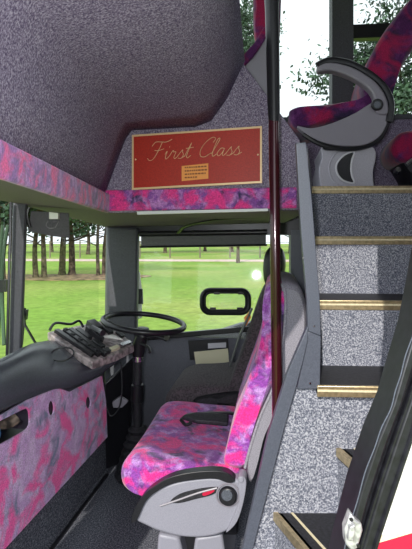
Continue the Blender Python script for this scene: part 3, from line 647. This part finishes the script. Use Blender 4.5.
# ============================================================ WINDOW FITTINGS
def ring(bm, cx, cy, hw, hh, rad, Y, r):
    pts = []
    for ox, oy, a0 in [(1, 1, 0), (-1, 1, 90), (-1, -1, 180), (1, -1, 270)]:
        for k in range(6):
            a = math.radians(a0+k*18); pts.append(P(cx+ox*(hw-rad)+rad*math.cos(a), cy-(oy*(hh-rad)+rad*math.sin(a)), Y))
    tube(bm, pts, r, 8, closed=True)
t = thing('window_frame_ring', P(226, 315, 2.80), 'black rounded rectangular frame on the driver window beside the pole', 'mirror')  # see-through frame ring, read as a handle of the driver window
bm = B(); ring(bm, 225.5, 301.5, 23.5, 11.5, 8, 2.80, .014); build('frame', bm, 'black', t)
bm = B(); ring(bm, 225.5, 301.5, 20.5, 8.8, 6, 2.80, .006); build('inner_lip', bm, 'rubber', t)
bm = B(); hw, hh = 20, 8.5; prism(bm, pxpoly([(225.5-hw, 301.5-hh+3), (225.5-hw+3, 301.5-hh), (225.5+hw-3, 301.5-hh), (225.5+hw, 301.5-hh+3), (225.5+hw, 301.5+hh-3), (225.5+hw-3, 301.5+hh), (225.5-hw+3, 301.5+hh), (225.5-hw, 301.5+hh-3)], 2.80), (0, .005, 0)); build('pane', bm, 'glass', t)
for q in [(210, 309), (237, 309), (214, 293), (238, 293)]:
    bm = B(); prism(bm, pxpoly([(q[0], q[1]-1.5), (q[0]+6, q[1]-1.5), (q[0]+6, q[1]+1.5), (q[0], q[1]+1.5)], 2.79), (0, .012, 0)); build('clip', bm, 'black', t, bevel=.002)
t = thing('roller_blind', P(205, 240, 2.76), 'grey roller blind rolled up at the top of the driver window', 'blind')
bm = B(); Aq = [P(141, 236, 2.85), P(266, 234, 2.76), P(266, 244, 2.76), P(141, 246, 2.85)]; two(bm, Aq, [p+Vector((0, .012, 0)) for p in Aq]); build('fabric', bm, 'blind', t)
bm = B(); tube(bm, [P(140, 247, 2.845), P(267, 245, 2.755)], .006, 8); build('bottom_bar', bm, 'black', t)
bm = B(); tube(bm, [P(140, 234, 2.84), P(267, 232, 2.75)], .016, 12); build('roller', bm, 'black', t)
bm = B(); tube(bm, smoothpath([P(178, 233, 2.6), P(186, 226, 2.5), P(215, 220, 2.4), P(266, 217, 2.3)], 5), .010, 8, flat=.5); tag(build('ceiling_rib', bm, 'black'), 'curved black cable conduit under the dark cab ceiling', 'conduit')
bm = B(); prism(bm, [fw(-.40, -.58, -.03), fw(.35, -.50, -.03), fw(.35, -.53, -.03), fw(-.40, -.61, -.03)], (0, .03, 0)); st('trim_15', bm, 'black', 'black ledge under the driver window', bevel=.005)
t = tag(build('information_label', prism(B(), pxpoly([(194, 352), (228, 348.5), (229, 362), (196, 366)], 2.83), (0, .004, 0)), 'paper'), 'cream paper label stuck on the dark cab wall below the window', 'label')
t = thing('door_catch', P(207, 352, 2.82), 'black box with a pale plate fixed under the driver window', 'catch')
bm = B(); prism(bm, pxpoly([(188, 341), (228, 339), (229, 352), (228, 358), (190, 360)], 2.838), (0, .012, 0)); build('housing', bm, 'black', t, bevel=.003)
bm = B(); prism(bm, pxpoly([(208, 343.5), (226, 342.5), (226, 347.5), (208, 348.5)], 2.832), (0, .008, 0)); build('plate', bm, 'batten', t)

# sun visor box on the windscreen header
t = thing('visor_bracket', P(50, 212, 1.98), 'dark grey folding visor box with white badge hung at the windscreen top', 'visor')
bm = B(); two(bm, [P(31, 211, 2.02), P(69, 213, 2.12), P(70, 238, 2.12), P(50, 236, 2.07), P(28, 231, 2.02)], [P(31, 211, 2.05), P(69, 213, 2.15), P(70, 238, 2.15), P(50, 236, 2.10), P(28, 231, 2.05)]); build('box', bm, 'blind', t, bevel=.004)
bm = B(); prism(bm, pxpoly([(49, 212), (58, 213), (58, 219), (49, 219)], 2.02), (0, .02, 0)); build('badge', bm, 'white', t, bevel=.001)
bm = B(); tube(bm, smoothpath([P(48, 221, 2.035), P(46, 225, 2.035), P(49, 228, 2.035), P(54, 228, 2.04)], 4), .002, 5); tube(bm, [P(53, 222, 2.035), P(59, 221, 2.05), P(55, 228, 2.045)], .002, 5); build('symbol', bm, 'greyplastic', t)
bm = B(); tube(bm, smoothpath([P(29, 207, 2.0), P(27, 215, 2.0), P(30, 228, 2.0)], 4), .008, 8); build('hinge_arm', bm, 'black', t)
# windscreen wiper outside
t = thing('windscreen_wiper', P(24, 340, 2.12), 'black windscreen wiper arm parked outside behind the centre pillar', 'wiper')
bm = B(); tube(bm, [P(23, 306, 2.14), P(25, 325, 2.13), P(36, 344, 2.10)], .006, 6); build('arm', bm, 'black', t)
bm = B(); tube(bm, [P(25, 308, 2.15), P(22, 345, 2.12)], .005, 6); build('blade', bm, 'black', t)
bm = B(); prism(bm, pxpoly([(20, 310), (27, 310), (26, 320), (21, 320)], 2.14), (0, .02, 0)); build('pivot_box', bm, 'black', t)
# exterior mirror arm at left edge
t = thing('exterior_mirror', P(2, 300, 2.4), 'dark green mirror arm outside the windscreen at the left edge', 'mirror arm')
bm = B(); tube(bm, smoothpath([P(8, 225, 2.4), P(4, 250, 2.4), P(2, 290, 2.4), P(4, 345, 2.3)], 4), .010, 8); build('tube_arm', bm, 'leafdark', t)
bm = B(); tube(bm, smoothpath([P(3, 225, 2.45), P(0, 270, 2.45), P(-2, 345, 2.35)], 4), .010, 8); build('brace', bm, 'leafdark', t)
bm = B(); prism(bm, pxpoly([(-2, 280), (6, 280), (6, 292), (-2, 292)], 2.38), (0, .03, 0)); build('clamp', bm, 'black', t)
# offside exterior mirror, seen just right of the corner pillar
t = thing('exterior_mirror', P(139, 300, 3.1), 'narrow white-backed exterior mirror outside the corner pillar', 'mirror')
bm = B(); two(bm, [P(134, 270, 3.15), P(140, 272, 3.15), P(142, 290, 3.15), P(142, 318, 3.15), P(134, 320, 3.15)], [P(134, 270, 3.2), P(140, 272, 3.2), P(142, 290, 3.2), P(142, 318, 3.2), P(134, 320, 3.2)]); build('housing', bm, 'white', t, bevel=.006)
bm = B(); prism(bm, pxpoly([(134, 289), (142.5, 289), (143, 304), (134, 304)], 3.13), (0, .02, 0)); build('dark_band', bm, 'black', t)

# ============================================================ OUTSIDE
GZ = EYE-2.1
bm = B(); v = [bm.verts.new(p) for p in [(-160, -30, GZ), (160, -30, GZ), (160, 260, GZ), (-160, 260, GZ)]]; bm.faces.new(v)
o = tag(build('lawn', bm, 'lawn', smooth=False), 'broad bright green mown lawn outside the windows', 'lawn'); o['kind'] = 'stuff'
bm = B(); prism(bm, [(-60, 50, GZ+.01), (60, 43, GZ+.01), (60, 47, GZ+.01), (-60, 55, GZ+.01)], (0, 0, .03)); tag(build('gravel_path', bm, 'path', smooth=False), 'pale pinkish path crossing the far side of the lawn', 'path')
def tree(px, Y, cz, r, h, leafm, label, trunks=1, leaves=2600, ls=.16, tw=.22, zs=1.0, seed=0, group=None):
    group = 'trees beyond the path' if Y > 60 else 'trees on the lawn'
    R = random.Random(seed); bx = (px-206)/F*Y
    t = thing('tree', Vector((bx, Y, GZ)), label, 'tree', group)
    for k in range(trunks):
        x0 = bx+(k-(trunks-1)/2)*tw*2.7
        bm = B(); pts = [Vector((x0, Y, GZ)), Vector((x0+.02*h*R.uniform(-.5, .5), Y, GZ+h*.25)), Vector((x0+.04*h*R.uniform(-1, 1), Y, GZ+h*.6)), Vector((x0+.04*h*R.uniform(-1, 1), Y, GZ+h))]
        pts = smoothpath(pts, 5); n = len(pts)
        tube(bm, pts, tw, 10, radii=[tw*(1.25 if i == 0 else 1-.75*i/n) for i in range(n)]); 
        for q in range(9):
            i = int(n*(.35+.6*q/9)); p = pts[min(n-1, i)]; a = R.uniform(0, 6.28); L = r*R.uniform(.5, .95)
            tube(bm, smoothpath([p, p+Vector((math.cos(a)*L*.5, math.sin(a)*L*.5, L*.15)), p+Vector((math.cos(a)*L, math.sin(a)*L, L*R.uniform(-.1, .4)))], 3), .05, 5, radii=[tw*.3*(1-.8*j/6) for j in range(7)])
        build('trunk', bm, 'bark', t)
    bm = B(); clumps = []
    for k in range(26):
        d = Vector((R.gauss(0, 1), R.gauss(0, 1), R.gauss(0, 1))).normalized()*r*R.uniform(.35, 1)
        clumps.append((Vector((bx, Y, EYE+cz))+Vector((d.x, d.y, d.z*zs)), r*R.uniform(.18, .38)))
    for k in range(leaves):
        c, cr = R.choice(clumps); d = Vector((R.gauss(0, 1), R.gauss(0, 1), R.gauss(0, .7)))*cr*.6
        p = c+d; s = ls*R.uniform(.6, 1.3)
        a = Vector((R.gauss(0, 1), R.gauss(0, 1), R.gauss(0, 1))).normalized(); b = a.orthogonal().normalized()*s*.5; a = a*s
        vv = [bm.verts.new(p+q) for q in (-a*.6, b, a*.6, -b)]; bm.faces.new(vv)
    build('foliage', bm, leafm, t, smooth=False)
    return t
tree(40, 26.5, 3.4, 3.6, 7, 'leaf', 'twin-trunked tree on the lawn seen just right of the windscreen pillar', 2, 4200, .2, .17, .75, 1)
tree(67, 28.5, 3.6, 3.4, 8, 'leafdark', 'tree with close twin trunks seen through the middle of the windscreen', 2, 4200, .2, .22, .75, 2)
tree(101, 28, 3.2, 3.0, 7, 'leaf', 'tree with slim paired trunks close beside the dark corner pillar', 2, 3600, .2, .12, .75, 3)
tree(2, 24, 2.6, 3.4, 7, 'leafdark', 'tree at the far left edge beyond the mirror arm', 1, 4200, .2, .2, .8, 4)
tree(238, 44, 18.5, 3.6, 20, 'leafdark', 'tall leafy tree whose crown shows left of the dark seat back', 1, 5200, .26, .16, 1.2, 5)
tree(398, 27, 9.5, 4.3, 13, 'leafdark', 'large dark leafy tree filling the rear raised window', 1, 9000, .24, .2, 1.1, 6)
tree(318, 30, 6.2, 2.2, 8, 'leafdark', 'small pale tree top showing above the raised seat cushion', 1, 1500, .2, .14, .9, 7)
lab = ['far tree beyond the path on the far left', 'distant tree seen through the windscreen gap between twin trunks', 'distant tree left of the corner pillar', 'far tree beyond the path at the left of the driver window', 'far tree in the middle of the driver window', 'far tree seen above the window frame', 'distant tree behind the driver headrest']
for i, (px, Y) in enumerate([(10, 75), (52, 82), (88, 70), (165, 78), (205, 90), (232, 84), (290, 76)]):
    tree(px, Y, 6.5, 6.5, 10, 'leaf' if i % 2 else 'leafdark', lab[i], 1, 2200, .55, .3, .8, 20+i)
t = thing('field_fence', Vector((-2, 52, GZ)), 'low wire fence with wooden posts along the far path', 'fence')
for i in range(9):
    px = 50+i*30; Y = 56; x = (px-206)/F*Y
    bm = B(); tube(bm, [Vector((x, Y, GZ)), Vector((x, Y, GZ+2.0))], .09, 6); build('post', bm, 'wood', t)
bm = B()
for z in (.7, 1.3, 1.8): tube(bm, [Vector((-24, 56, GZ+z)), Vector((20, 56, GZ+z))], .025, 4)
build('rail', bm, 'wood', t)
bm = B()
for px, r in [(40, 2.6), (67, 3.0), (101, 2.6), (2, 2.6)]:
    Y = 27; x = (px-206)/F*Y; ang = [2*math.pi*k/24 for k in range(24)]
    prism(bm, [Vector((x+math.cos(a)*r*(1+.15*math.sin(3*a)), Y+math.sin(a)*r*.8, GZ+.01)) for a in ang], (0, 0, .02+.004*px/40))
o = tag(build('leaf_litter', bm, 'litter', smooth=False), 'brown leaf litter under the trees on the lawn', 'leaf litter'); o['kind'] = 'stuff'

# ============================================================ LIGHT
w = bpy.data.worlds.new('World'); bpy.context.scene.world = w; w.use_nodes = True
bg = w.node_tree.nodes['Background']; bg.inputs[0].default_value = (.86, .93, 1, 1); bg.inputs[1].default_value = 1.35
L = bpy.data.lights.new('sun', 'SUN'); L.energy = 3.2; L.angle = .009; L.color = (1, .95, .86)
o = bpy.data.objects.new('sun', L); C.objects.link(o); o.rotation_euler = Vector((.27, 1, -.66)).to_track_quat('-Z', 'Y').to_euler()
L = bpy.data.lights.new('camera_flash', 'POINT'); L.energy = 36; L.shadow_soft_size = .022; L.color = (.93, .95, 1)
o = bpy.data.objects.new('camera_flash', L); C.objects.link(o); o.location = (-.05, -.02, EYE+.03)

cam = bpy.data.cameras.new('camera'); co = bpy.data.objects.new('camera', cam); C.objects.link(co)
co.location = (0, 0, EYE); co.rotation_euler = (math.pi/2, 0, 0)
cam.sensor_fit = 'VERTICAL'; cam.sensor_height = 24; cam.lens = 24*F/549
cam.shift_y = (240-274.5)/549; cam.clip_start = .01; cam.clip_end = 1000
sc = bpy.context.scene; sc.camera = co
sc.view_settings.view_transform = 'Standard'; sc.view_settings.look = 'None'; sc.view_settings.gamma = 1; sc.view_settings.use_curve_mapping = False
sc.view_settings.exposure = 0.25
